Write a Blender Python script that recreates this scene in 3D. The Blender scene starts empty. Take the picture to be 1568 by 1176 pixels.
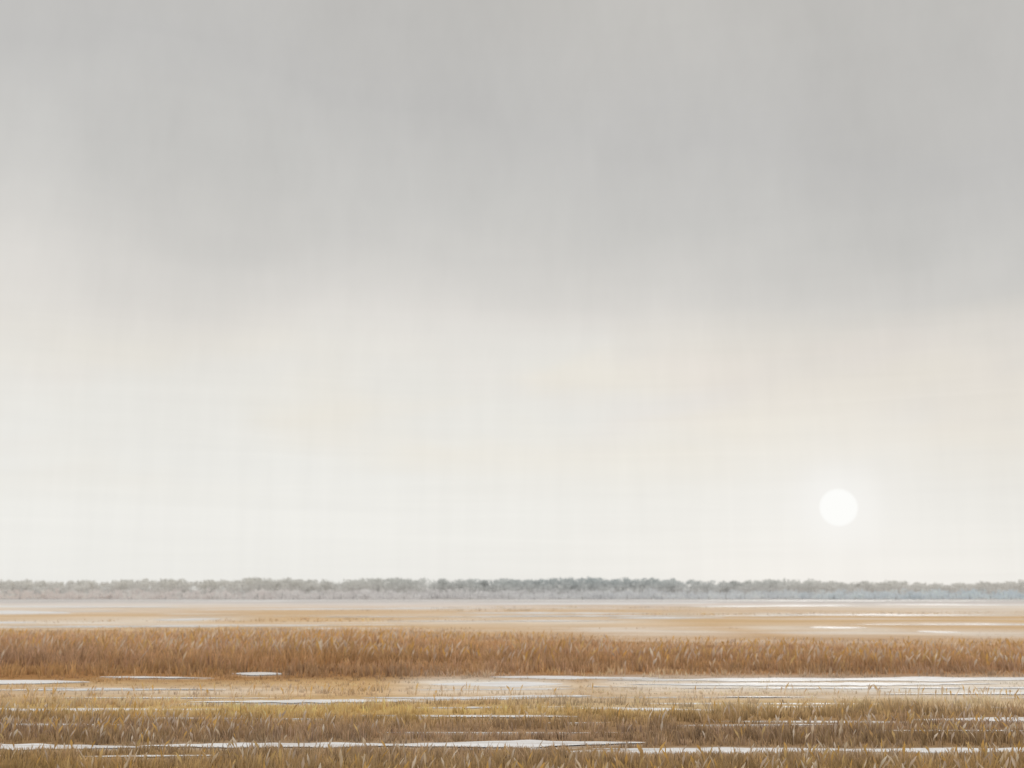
import bpy, math, numpy as np
rng=np.random.default_rng(7)
sc=bpy.context.scene
sc.view_settings.view_transform='Standard'; sc.view_settings.look='None'; sc.view_settings.exposure=0
def lin(c):
    c=np.asarray(c,float)/255.0
    return np.where(c<=0.04045,c/12.92,((c+0.055)/1.055)**2.4)
def l4(c): return tuple(float(v) for v in lin(c))+(1.0,)
CAMH=4.0
# ---------------- camera
cam=bpy.data.cameras.new("camera"); co=bpy.data.objects.new("camera",cam); sc.collection.objects.link(co)
cam.sensor_width=36; cam.lens=36*1681/1568; cam.clip_end=30000; cam.clip_start=0.1
cam.dof.use_dof=True; cam.dof.focus_distance=27; cam.dof.aperture_fstop=0.6
PITCH=math.atan(315/1681)
co.location=(0,0,CAMH); co.rotation_euler=(math.pi/2+PITCH,0,0)
sc.camera=co
def direction(px,py):
    v=np.array([(px-784)/1681,1.0,(588-py)/1681]); c,s=math.cos(PITCH),math.sin(PITCH)
    w=np.array([v[0],v[1]*c-v[2]*s,v[1]*s+v[2]*c]); return w/np.linalg.norm(w)
SD=direction(1284,777)
SAZ=math.atan2(SD[0],SD[1]); SEL=math.asin(SD[2])
# ---------------- node helper
class N:
    def __init__(s,t): s.t=t
    def n(s,ty,ins=None,**kw):
        nd=s.t.nodes.new(ty)
        for k,v in kw.items(): setattr(nd,k,v)
        if ins:
            for k,v in ins.items():
                if isinstance(v,bpy.types.NodeSocket): s.t.links.new(v,nd.inputs[k])
                else: nd.inputs[k].default_value=v
        return nd
    def m(s,op,a,b=0.0,c=None,clamp=False):
        d={0:a,1:b}
        if c is not None: d[2]=c
        return s.n('ShaderNodeMath',d,operation=op,use_clamp=clamp).outputs[0]
    def mr(s,v,a,b,c=0.0,d=1.0,smooth=True):
        return s.n('ShaderNodeMapRange',{0:v,1:a,2:b,3:c,4:d},interpolation_type='SMOOTHSTEP' if smooth else 'LINEAR').outputs[0]
    def mix(s,f,a,b,bt='MIX'):
        nd=s.t.nodes.new('ShaderNodeMix'); nd.data_type='RGBA'; nd.blend_type=bt
        for i,v in ((0,f),(6,a),(7,b)):
            if isinstance(v,bpy.types.NodeSocket): s.t.links.new(v,nd.inputs[i])
            else: nd.inputs[i].default_value=v
        return nd.outputs[2]
    def noise(s,vec,scale,detail=3,rough=.5,dist=0.0):
        return s.n('ShaderNodeTexNoise',{'Vector':vec,'Scale':scale,'Detail':detail,'Roughness':rough,'Distortion':dist}).outputs[0]
    def vmul(s,v,xyz,off=(0,0,0)):
        return s.n('ShaderNodeVectorMath',{0:v,1:xyz,2:off},operation='MULTIPLY_ADD').outputs[0]
    def ramp(s,f,els,interp='LINEAR'):
        nd=s.t.nodes.new('ShaderNodeValToRGB'); cr=nd.color_ramp; cr.interpolation=interp
        while len(cr.elements)<len(els): cr.elements.new(0.5)
        for e,(p,c) in zip(cr.elements,els): e.position=p
        for e,(p,c) in zip(cr.elements,els): e.color=c
        s.t.links.new(f,nd.inputs[0]); return nd.outputs[0]
# ---------------- world : hazy overcast over Nishita
w=bpy.data.worlds.new("World"); sc.world=w; w.use_nodes=True; w.node_tree.nodes.clear()
g=N(w.node_tree)
tc=g.n('ShaderNodeTexCoord').outputs['Generated']
sep=g.n('ShaderNodeSeparateXYZ',{0:tc})
X,Y,Z=sep.outputs
big=g.noise(g.vmul(tc,(2.2,2.2,5.0),(3.1,0,1.7)),1.3,2,.5,.3)
big2=g.noise(g.vmul(tc,(5,5,9),(9.1,0,2.7)),1.2,3,.55,.2)
tilt=g.mr(X,-0.02,0.36,0.0,0.055)
ze=g.m('ADD',Z,tilt)
ze=g.m('ADD',ze,g.m('MULTIPLY',g.m('SUBTRACT',big,.5),g.mr(Z,0.03,.25,0.02,.14)))
ze=g.m('ADD',ze,g.m('MULTIPLY',g.m('SUBTRACT',big2,.5),g.mr(Z,0.03,.25,0.01,.06)))
cloud=g.ramp(ze,[(0.0,l4((236,235,230))),(.05,l4((239,238,233))),(.115,l4((236,235,230))),(.175,l4((231,229,223))),(.235,l4((222,219,214))),(.29,l4((211,209,205))),(.35,l4((200,199,196))),(.42,l4((192,191,189))),(.56,l4((192,190,186))),(1,l4((215,214,211)))],'LINEAR')
wm=g.noise(g.vmul(tc,(3,3,10),(1.3,4,.7)),1.4,2,.5,.4)
wf=g.m('MULTIPLY',g.mr(wm,.36,.66),g.m('MULTIPLY',g.mr(Z,.06,.15),g.mr(Z,.27,.17)))
cloud=g.mix(g.m('MULTIPLY',wf,.5),cloud,l4((237,230,216)))
rm=g.noise(g.vmul(tc,(3,3,9),(7.3,1,5.7)),1.4,2,.5,.4)
rf=g.m('MULTIPLY',g.mr(rm,.5,.75),g.m('MULTIPLY',g.mr(Z,.08,.15),g.mr(Z,.26,.18)))
cloud=g.mix(g.m('MULTIPLY',rf,.3),cloud,l4((229,221,217)))
vs=g.noise(g.vmul(tc,(60,60,2.2)),1.0,3,.6)
vs2=g.noise(g.vmul(tc,(9,9,1.8),(2,3,4)),1.0,2,.5)
hs=g.noise(g.vmul(tc,(4,4,85),(1,2,3)),1.0,3,.6,.5)
k=g.m('ADD',g.m('MULTIPLY',g.m('SUBTRACT',vs,.5),.065),g.m('MULTIPLY',g.m('SUBTRACT',vs2,.5),g.mr(Z,.1,.35,.03,.18)))
k=g.m('ADD',k,g.m('MULTIPLY',g.m('SUBTRACT',hs,.5),g.mr(Z,.12,.3,.07,.02)))
k=g.m('ADD',k,1.0)
zen=g.mr(Z,.52,.85,1.0,1.85)
k=g.m('MULTIPLY',k,zen)
cloud=g.n('ShaderNodeVectorMath',{0:cloud,'Scale':k},operation='SCALE').outputs[0]
dt=g.n('ShaderNodeVectorMath',{0:tc,1:tuple(SD)},operation='DOT_PRODUCT').outputs['Value']
ang=g.m('ARCCOSINE',g.m('MINIMUM',dt,1.0))
halo=g.m('ADD',g.m('MULTIPLY',g.mr(ang,.055,.010),.36),g.m('MULTIPLY',g.mr(ang,.14,.01),.28))
cloud=g.mix(halo,cloud,l4((248,248,246)))
sky=g.n('ShaderNodeTexSky',sky_type='NISHITA')
sky.sun_disc=False; sky.sun_elevation=SEL; sky.sun_rotation=SAZ
bg1=g.n('ShaderNodeBackground',{0:sky.outputs[0],1:.05})
bg2=g.n('ShaderNodeBackground',{0:cloud,1:1.0})
mx=g.n('ShaderNodeMixShader',{0:.99,1:bg1.outputs[0],2:bg2.outputs[0]})
out=g.n('ShaderNodeOutputWorld',{0:mx.outputs[0]})
# ---------------- sun lamp
sl=bpy.data.lights.new("sunlight",'SUN'); so=bpy.data.objects.new("sunlight",sl); sc.collection.objects.link(so)
sl.energy=0.5; sl.angle=math.radians(14); sl.color=(1,.96,.9)
from mathutils import Vector
so.rotation_euler=Vector(SD).to_track_quat('Z','Y').to_euler()
# ---------------- mesh helper
def mesh_obj(name,verts,faces,mat,cols=None,smooth=False):
    me=bpy.data.meshes.new(name)
    verts=np.asarray(verts,np.float32)
    me.vertices.add(len(verts)); me.vertices.foreach_set('co',verts.ravel())
    nq=faces.shape[1]; nf=len(faces)
    me.loops.add(nf*nq); me.loops.foreach_set('vertex_index',faces.astype(np.int32).ravel())
    me.polygons.add(nf); me.polygons.foreach_set('loop_start',np.arange(nf,dtype=np.int32)*nq)
    me.polygons.foreach_set('loop_total',np.full(nf,nq,np.int32))
    me.update(calc_edges=True); me.validate()
    if cols is not None:
        a=me.color_attributes.new('tint','FLOAT_COLOR','POINT')
        c=np.ones((len(verts),4),np.float32); c[:,:3]=cols; a.data.foreach_set('color',c.ravel())
    if smooth: me.polygons.foreach_set('use_smooth',np.ones(nf,bool))
    me.materials.append(mat)
    o=bpy.data.objects.new(name,me); sc.collection.objects.link(o); return o
def newmat(name):
    m=bpy.data.materials.new(name); m.use_nodes=True; m.node_tree.nodes.clear(); return m,N(m.node_tree)
def vegmat(name,transl=.35,var=.15):
    m,h=newmat(name)
    a=h.n('ShaderNodeAttribute',attribute_name='tint').outputs['Color']
    pos=h.n('ShaderNodeNewGeometry').outputs['Position']
    nz=h.noise(pos,3.0,1)
    sc_=h.n('ShaderNodeVectorMath',{0:a,'Scale':h.mr(nz,.25,.75,1-var,1+var)},operation='SCALE').outputs[0]
    d=h.n('ShaderNodeBsdfDiffuse',{0:sc_}); t=h.n('ShaderNodeBsdfTranslucent',{0:sc_})
    mm=h.n('ShaderNodeMixShader',{0:transl,1:d.outputs[0],2:t.outputs[0]})
    h.n('ShaderNodeOutputMaterial',{0:mm.outputs[0]}); return m
def sn(x,y,seed,n=6):
    r=np.random.default_rng(seed); o=0
    for i in range(n):
        a=r.uniform(0,6.28); f=r.uniform(.5,1.8); p=r.uniform(0,6.28)
        o=o+np.sin(f*(x*np.cos(a)+y*np.sin(a))+p)
    return o/math.sqrt(n)
# ---------------- vegetation zones: distance -> colour
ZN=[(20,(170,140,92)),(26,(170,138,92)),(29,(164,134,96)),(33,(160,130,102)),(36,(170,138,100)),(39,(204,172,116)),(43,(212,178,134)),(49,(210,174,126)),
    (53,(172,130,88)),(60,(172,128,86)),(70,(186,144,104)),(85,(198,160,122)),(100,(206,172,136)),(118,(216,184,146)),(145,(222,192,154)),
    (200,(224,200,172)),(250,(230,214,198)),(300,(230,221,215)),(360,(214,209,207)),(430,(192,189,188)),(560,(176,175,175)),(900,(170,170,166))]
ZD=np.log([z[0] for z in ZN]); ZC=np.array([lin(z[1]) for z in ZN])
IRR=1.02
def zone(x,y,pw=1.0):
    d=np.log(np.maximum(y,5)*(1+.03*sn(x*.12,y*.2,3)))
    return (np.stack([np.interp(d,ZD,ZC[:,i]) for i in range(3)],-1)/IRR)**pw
# ---------------- water courses (long, thin, pale streaks)
def D(py): return CAMH*1681/(py-903.0)
def U(px): return (px-784)/1681
CH=[]
def ch(p0,y0,p1,y1,tpx,solid=0):
    d0,d1=D(y0),D(y1); dm=(d0+d1)/2
    wd=1.15*tpx*dm*dm/(CAMH*1681)
    CH.append((U(p0)*d0,d0,U(p1)*d1,d1,wd,solid))
for c in [(-300,926,340,929,3),(330,931,720,929,3),(1330,925,1900,927,4),(1050,929,1300,926,2),(700,924,1100,923,2),(-300,919,1900,919,1.2),
          (215,950,325,949,4,1),(585,951,965,950,4),(930,946,1110,945,3),(1225,958,1310,958,4,1),(1385,964,1455,965,2.5,1),(-200,934,120,938,4),(-200,952,90,950,4),(700,937,1000,938,2),(1150,940,1600,941,2),
          (-200,1040,150,1040,6,1),(170,1031,340,1033,3),(360,1028,450,1029,5,1),(660,1041,860,1041,11,1),(640,1048,880,1047,4),(750,1031,1010,1033,5,1),(920,1033,2000,1029,7,1),(950,1040,1500,1039,4),(1020,1047,1900,1046,5),(1300,1055,1900,1052,3),(60,1047,420,1050,2),
          (300,1068,660,1068,5,1),(-250,1080,370,1076,4,1),(870,1076,1100,1079,4),(1370,1090,1850,1090,5,1),(560,1060,820,1062,3),(640,1074,900,1073,3),
          (-250,1126,260,1127,8,1),(230,1132,640,1129,7,1),(560,1129,980,1124,10,1),(700,1135,1010,1134,2),(860,1140,1300,1138,8,1),(1240,1137,1900,1136,7,1),(1500,1060,1900,1056,4),(200,1090,520,1091,2),(1000,1100,1300,1098,2)]:
    ch(*c)
r2=np.random.default_rng(5)
for i in range(24):
    py=r2.choice([1045,1060,1072,1084,1095,1110,1145])+r2.uniform(-4,4); pc=r2.uniform(-200,1800); L=r2.uniform(60,200)
    ch(pc-L,py,pc+L,py+r2.uniform(-1.5,1.5),r2.uniform(1.2,2.4))
for i in range(22):
    py=r2.uniform(918,965); pc=r2.uniform(-200,1800); L=r2.uniform(60,300)
    ch(pc-L,py,pc+L,py+r2.uniform(-1,1),r2.uniform(.7,1.6))
wv=[];wf=[];base=0
WL=[]
for i,(x0,y0,x1,y1,wd,solid) in enumerate(CH):
    n=260; t=np.linspace(0,1,n); L=x1-x0
    x=x0+L*t; yc=y0+(y1-y0)*t+wd*.35*sn(t*L/wd*.10,t*0,100+i)
    env=np.clip(np.sin(np.pi*t),0,1)**.7
    a_=.6 if solid else 1.0
    hw=wd*.5*env*((.82 if solid else .66)+a_*.34*sn(t*L/wd*.22,t*0,200+i)+a_*.2*sn(t*L/wd*1.5,t*0,300+i)+.16*sn(t*L/wd*6.,t*0,350+i))
    hw=np.maximum(hw,0.0)
    z=.004*(1+i%9)
    a=np.stack([x,yc-hw*1.05,np.full(n,z)],-1); b=np.stack([x,yc+hw*.95,np.full(n,z)],-1)
    wv.append(np.stack([a,b],1).reshape(-1,3))
    k=base+2*np.arange(n-1); wf.append(np.stack([k,k+2,k+3,k+1],-1)); base+=2*n
    WL.append((x,yc,hw))
def shore(x,y):
    f=np.full(x.shape,99.0)
    for (cx,cy,hw) in WL:
        sel=(x>cx[0])&(x<cx[-1])&(np.abs(y-cy.mean())<12)
        if not sel.any(): continue
        xx=x[sel]; yy=y[sel]
        c=np.interp(xx,cx,cy); q=np.interp(xx,cx,hw)
        dd=np.where(yy<c,(c-q*1.05)-yy,(yy-(c+q))*3)
        f[sel]=np.where(q>.04,np.minimum(f[sel],np.maximum(dd,0)),f[sel])
    return f
GLOW_PATCHES=[(1330,1044,440,14,.95),(750,1042,130,12,1.0),(1010,1038,120,10,.7),(250,1050,260,9,.4),(120,928,300,5,.5),(1500,930,260,6,.55),(250,948,120,6,.7),(800,950,220,5,.6),(1270,962,130,9,.6),(1500,967,120,9,.55),(60,950,120,9,.6),(1000,965,120,8,.5),(1000,1070,220,7,.4),(1500,1064,200,9,.45),(500,1128,300,6,.2),(1300,1138,400,6,.2)]
def wet_glow(x,y):  # pale wet patches and soft glow painted into ground and blade colour
    f=np.zeros(x.shape)
    for cx,cy,sx,sy,a in GLOW_PATCHES:
        d0=D(cy); wx=U(cx)*d0; swx=sx/1681*d0; swy=sy*d0*d0/(CAMH*1681)
        f=np.maximum(f,a*np.exp(-(((x-wx)/swx)**4+((y-d0)/swy)**2)))
    return np.clip(f*(1+.35*sn(x*.3,y*1.5,77)),0,1)
PALE=np.array([.88,.84,.77])
# ---------------- ground
m,h=newmat("marsh_earth")
pos=h.n('ShaderNodeNewGeometry').outputs['Position']
sp=h.n('ShaderNodeSeparateXYZ',{0:pos})
warp=h.noise(h.vmul(pos,(.03,.05,0)),1,3)
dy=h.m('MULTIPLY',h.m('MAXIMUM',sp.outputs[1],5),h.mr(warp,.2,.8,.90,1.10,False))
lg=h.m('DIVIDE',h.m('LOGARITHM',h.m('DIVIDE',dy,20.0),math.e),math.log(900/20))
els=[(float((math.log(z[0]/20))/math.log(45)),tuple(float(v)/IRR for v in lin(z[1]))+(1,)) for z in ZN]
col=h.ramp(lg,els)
n1=h.noise(h.vmul(pos,(.10,.7,0)),1,5,.6)
n2=h.noise(h.vmul(pos,(.014,.085,0),(5,5,0)),1,5,.65,.5)
n3=h.noise(h.vmul(pos,(1.6,6,1)),1,4,.6)
n4=h.noise(h.vmul(pos,(.016,.07,0),(15,5,0)),1,5,.65,.5)
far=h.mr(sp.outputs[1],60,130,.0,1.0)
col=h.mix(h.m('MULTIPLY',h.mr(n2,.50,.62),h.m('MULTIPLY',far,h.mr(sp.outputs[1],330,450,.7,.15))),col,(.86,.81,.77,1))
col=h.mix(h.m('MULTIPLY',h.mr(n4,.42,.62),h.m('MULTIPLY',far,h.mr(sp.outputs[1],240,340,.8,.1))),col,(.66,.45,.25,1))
fa=h.n('ShaderNodeAttribute',attribute_name='tint').outputs['Color']
fs=h.n('ShaderNodeSeparateColor',{0:fa}).outputs[0]
col=h.mix(h.m('MULTIPLY',fs,h.mr(n3,.2,.8,.7,1.0)),col,(.88,.84,.78,1))
br=h.m('MULTIPLY',h.mr(n1,.2,.8,.84,1.14),h.mr(n3,.2,.8,.86,1.12))
col=h.n('ShaderNodeVectorMath',{0:col,'Scale':br},operation='SCALE').outputs[0]
bp=h.n('ShaderNodeBump',{'Height':n3,'Strength':.25,'Distance':.05})
bs=h.n('ShaderNodeBsdfDiffuse',{0:col,'Normal':bp.outputs[0]})
h.n('ShaderNodeOutputMaterial',{0:bs.outputs[0]})
S=9000
xs=np.concatenate([-np.geomspace(S,42,30),np.linspace(-41,41,240),np.geomspace(42,S,30)]); ys=np.concatenate([-np.geomspace(2000,5,12),np.linspace(0,20,6),np.linspace(20.3,60,160),np.geomspace(60.5,400,90),np.geomspace(420,S,20)])
gx,gy=np.meshgrid(xs,ys); gz=np.zeros_like(gx)
V=np.stack([gx,gy,gz],-1).reshape(-1,3); nx=len(xs); ny=len(ys)
ii=(np.arange(ny-1)[:,None]*nx+np.arange(nx-1)).ravel()
gs=shore(V[:,0],V[:,1]); gf=np.maximum(wet_glow(V[:,0],V[:,1]),.55*np.exp(-gs/(.006*np.maximum(V[:,1],5))))
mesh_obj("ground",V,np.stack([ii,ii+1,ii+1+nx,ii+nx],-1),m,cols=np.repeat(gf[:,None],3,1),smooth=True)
m,h=newmat("water_painted_sheen")
pos=h.n('ShaderNodeNewGeometry').outputs['Position']
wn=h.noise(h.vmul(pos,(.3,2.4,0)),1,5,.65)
wc=h.mix(h.mr(wn,.34,.58),(.66,.62,.59,1),(.88,.87,.87,1))  # bright sky reflection painted in as pale diffuse water colour
bp=h.n('ShaderNodeBump',{'Height':h.noise(h.vmul(pos,(2.5,7,1)),1,4),'Strength':.25,'Distance':.04})
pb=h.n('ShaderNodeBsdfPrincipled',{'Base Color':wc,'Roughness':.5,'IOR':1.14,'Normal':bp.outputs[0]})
h.n('ShaderNodeOutputMaterial',{0:pb.outputs[0]})
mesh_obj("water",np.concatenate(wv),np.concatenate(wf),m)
# ---------------- blades
def blades(x,y,H,W,lean,col,tipcol,dirr=None,plume=False):
    n=len(x); r=rng
    yaw=r.uniform(-.9,.9,n); la=r.uniform(0,2*np.pi,n) if dirr is None else dirr
    rx,ry=np.cos(yaw),np.sin(yaw)
    ts=np.array([0,.55,1.0]) if not plume else np.array([0,.45,.75,1.0])
    ws=np.array([1,.8,.12]) if not plume else np.array([.3,.4,1.2,.15])
    k=len(ts); P=np.zeros((n,k,2,3),np.float32); C=np.zeros((n,k,2,3),np.float32)
    for j,(t,wq) in enumerate(zip(ts,ws)):
        ox=np.cos(la)*lean*H*t**1.7; oy=np.sin(la)*lean*H*t**1.7; hz=H*t*(1-.25*lean*t)
        for s_,sg in ((0,-1),(1,1)):
            P[:,j,s_,0]=x+ox+sg*rx*W*wq/2; P[:,j,s_,1]=y+oy+sg*ry*W*wq/2; P[:,j,s_,2]=hz
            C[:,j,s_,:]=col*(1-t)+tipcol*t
    b=(np.arange(n)*k*2)[:,None]; F=[]
    for j in range(k-1): F.append(np.concatenate([b+2*j,b+2*j+1,b+2*j+3,b+2*j+2],1))
    return P.reshape(-1,3),np.stack(F,1).reshape(-1,4),C.reshape(-1,3)
def scatter(y0,y1,dens,margin=1.3):
    area=(y1**2-y0**2)/2*.934*margin; n=int(area*dens)
    y=np.sqrt(rng.uniform(y0*y0,y1*y1,n)); x=rng.uniform(-.467,.467,n)*margin*y
    return x,y
vm=vegmat("dry_reed",.3)
def bed(name,y0,y1,dens,h0,w0,hfun=None,dark=.82,light=1.14,pw=.7,tuft=7,spread=.09,var=.14):
    x,y=scatter(y0,y1,dens/tuft); nt=len(x)
    tv=np.repeat(1+var*rng.standard_normal(nt),tuft); th=np.repeat(rng.uniform(.5,1.2,nt),tuft); thue=np.repeat(rng.standard_normal(nt),tuft)
    dx=rng.normal(0,spread,nt*tuft); dy=rng.normal(0,spread,nt*tuft)
    x=np.repeat(x,tuft)+dx; y=np.repeat(y,tuft)+dy; dirr=np.arctan2(dy,dx)
    s=shore(x,y); wg=wet_glow(x,y)
    hf=np.ones(len(x)) if hfun is None else hfun(x,y)
    kp=(s>.02)&(rng.uniform(0,1,len(x))<np.clip(.35+s*.6,0,1)*(1-.7*wg)*np.clip(hf*1.5,0,1))
    x,y,s,wg,tv,th,thue,dirr,hf=[q[kp] for q in (x,y,s,wg,tv,th,thue,dirr,hf)]; n=len(x)
    hh=h0*rng.uniform(.65,1.1,n)*th*(1+.2*sn(x*.8,y*1.2,5))*(1-.6*wg)*hf
    cap=.03+s*.15+rng.uniform(0,.06,n)*(h0/.4)+np.where(rng.uniform(0,1,n)<.10,.17*(h0/.4),0)
    hh=np.minimum(hh,cap)
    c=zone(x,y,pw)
    v=((1+.14*sn(x*.35,y*.9,11)+.08*rng.standard_normal(n))*tv)[:,None]
    hue=np.clip(.5+.3*sn(x*.2,y*.6,12)+.25*thue,0,1)[:,None]
    tint=(1-hue)*np.array([.97,.99,1.15])+hue*np.array([1.05,1.02,.85])
    c=c*v*tint; f2=(wg*.85)[:,None]; c=c*(1-f2)+PALE*f2
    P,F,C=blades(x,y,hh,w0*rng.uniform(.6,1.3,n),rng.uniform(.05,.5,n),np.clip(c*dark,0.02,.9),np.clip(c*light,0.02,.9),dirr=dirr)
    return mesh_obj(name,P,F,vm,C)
bed("marsh_grass",22,32.5,115,.38,.024,var=.2)
bed("marsh_grass",32.5,41,58,.36,.03,spread=.11,var=.18)
bed("marsh_grass",41,53,16,.2,.035,spread=.14)
def yw(x,y): return y*(1+.09*sn(x*.05,y*.02,41)+.05*sn(x*.22,y*.05,42))
def rh(x,y):
    q=yw(x,y); right=1-.3*np.clip((x/y-.05)/.15,0,1)
    return (.45+.55*np.clip((y-52)/8,0,1))*np.clip((116-q)/54,0,1)**1.1*right*(1+.16*sn(x*.5,y*.3,43))
bed("reed_bed",52.5,74,20,.92,.05,hfun=rh,spread=.22,pw=.64)
bed("reed_bed",74,125,6,.85,.07,hfun=rh,light=1.1,dark=.95,spread=.35,pw=.82)
def patch(x,y): return np.clip(sn(x*.05,y*.12,91)*.9-.1,0,1)
bed("marsh_grass",118,270,.5,.4,.16,hfun=patch,light=1.05,dark=.92,spread=.9,pw=.95,tuft=9)
def heads(name,y0,y1,dens,h0,w0,amt=.5,hfun=None):
    x,y=scatter(y0,y1,dens); s=shore(x,y)
    cl=sn(x*.22,y*.5,21)+rng.standard_normal(len(x))*.5
    kp=(s>.4)&(cl>-.5+ (1-amt))
    if hfun is not None: kp&=hfun(x,y)>.25
    x,y,s=x[kp],y[kp],s[kp]; n=len(x)
    hh=np.minimum(h0*rng.uniform(.7,1.25,n),.12+s*.3)
    if hfun is not None: hh*=.35+.65*hfun(x,y)
    pal=np.array([lin(c) for c in [(232,216,192),(226,196,136),(238,228,214),(226,184,106),(212,196,182),(204,168,116)]])
    pc=pal[rng.integers(0,len(pal),n)]*rng.uniform(.9,1.15,n)[:,None]/IRR
    ang=np.where(rng.uniform(0,1,n)<.65,rng.normal(0,.5,n),rng.normal(np.pi,.5,n))
    P,F,C=blades(x,y,hh,w0*rng.uniform(.6,1.5,n),rng.uniform(.05,.5,n),zone(x,y,.7),np.clip(pc,0,.92),dirr=ang,plume=True)
    return mesh_obj(name,P,F,vm,C)
heads("reed_seed_heads",23,34,10,.46,.046)
heads("reed_seed_heads",34,44,5,.46,.05)
heads("reed_seed_heads",56,95,1.9,1.1,.085,hfun=rh)
# ---------------- distant trees
def treeline(name,y0,y1,hprof,n,span,crown,leaf,nl,colf,hmin=.72,tr=.45):
    V_=[];F_=[];C_=[];b=0
    xs_=np.linspace(-span,span,n)+rng.normal(0,2,n); ys_=rng.uniform(y0,y1,n)
    for x,y in zip(xs_,ys_):
        H=hprof(x/y)*rng.uniform(hmin,1.0); R=crown*rng.uniform(.7,1.3)
        nlob=rng.integers(7,11)
        pts=[]
        for j in range(nlob):
            t=rng.uniform(.0,1); rr=R*(.95-.35*t)
            c=np.array([rng.normal(0,R*.9),rng.normal(0,R*.5),max(H*t-rr*.7,.3)])
            q=rng.normal(0,1,(nl,3)); q/=np.linalg.norm(q,axis=1)[:,None]; q*=rng.uniform(.1,1,(nl,1))**.5*rr*np.array([1.5,1,.7])
            pts.append(q+c)
        p=np.concatenate(pts)+np.array([x,y,0]); p=p[p[:,2]>.1]; k=len(p)
        s=leaf*rng.uniform(.5,1.3,k)
        a=rng.normal(0,1,(k,3)); a/=np.linalg.norm(a,axis=1)[:,None]; bb=np.cross(a,rng.normal(0,1,(k,3))); bb/=np.linalg.norm(bb,axis=1)[:,None]
        a*=s[:,None]; bb*=s[:,None]*.7
        Q=np.stack([p-a,p-bb,p+a,p+bb],1).reshape(-1,3)
        V_.append(Q); F_.append(b+np.arange(4*k).reshape(-1,4))
        cc=colf(x,y,p[:,2])*rng.uniform(.95,1.05,(k,1))*rng.uniform(.94,1.06)
        C_.append(np.repeat(cc,4,0)); b+=4*k
        t_=.18; hx=H*.6
        tv=np.array([[x-t_,y,0],[x+t_,y,0],[x+t_*.3,y,hx],[x-t_*.3,y,hx]]); V_.append(tv); F_.append(b+np.arange(4).reshape(1,4)); C_.append(np.full((4,3),.4)); b+=4
    return mesh_obj(name,np.concatenate(V_),np.concatenate(F_),vegmat(name+"_leaves",tr,.03),np.clip(np.concatenate(C_),0,.9))
PX=np.array([-700,0,120,260,330,400,450,540,600,660,720,800,850,930,1010,1080,1180,1250,1310,1370,1440,1500,1568,2300])
PY=np.array([884,885,886,884,885,880,884,886,880,884,883,883,881,882,882,887,883,886,888,885,891,888,884,885])
def hp(u): return 4+(902-np.interp(u*1681+784,PX,PY))*600/1681
def tcol(x,y,z):
    u=x/y*1681+784
    dark=np.exp(-((u-900)/300)**2)
    base=np.array(lin((188,187,183)))*(1-dark)+np.array(lin((168,173,174)))*dark
    mist=np.clip(1-z/9,0,1)[:,None]**1.0  # haze and low mist painted into leaf colour, paler toward the base
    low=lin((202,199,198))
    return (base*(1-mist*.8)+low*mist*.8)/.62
treeline("tree_line",575,640,hp,900,420,3.2,.6,30,tcol,.82)
def scol(x,y,z):
    u=np.clip((x/y*1681+784)/1568,0,1)
    c=lin((204,196,192))*(1-u)+lin((188,196,202))*u  # distance haze put into the shrub colour, bluer to the right
    return np.repeat((c/.66)[None],len(z),0)
treeline("shrub_thicket",470,570,lambda u:5.0,800,400,2.8,.5,14,scol,.5,.5)
# ---------------- the sun: veiled disc, soft limb
m,h=newmat("sun_glow")
lw=h.n('ShaderNodeLayerWeight',{0:.5}).outputs['Facing']
e=h.n('ShaderNodeEmission',{0:l4((253,253,250)),1:1.0}); t=h.n('ShaderNodeBsdfTransparent')
mm=h.n('ShaderNodeMixShader',{0:h.mr(lw,1.0,.3),1:t.outputs[0],2:e.outputs[0]})
h.n('ShaderNodeOutputMaterial',{0:mm.outputs[0]})
SDIST=8000
bpy.ops.mesh.primitive_uv_sphere_add(segments=64,ring_count=32,radius=SDIST*29/1681*.96,location=tuple(np.array([0,0,CAMH])+SD*SDIST))
s=bpy.context.object; s.name="sun"; bpy.ops.object.shade_smooth(); s.data.materials.append(m)
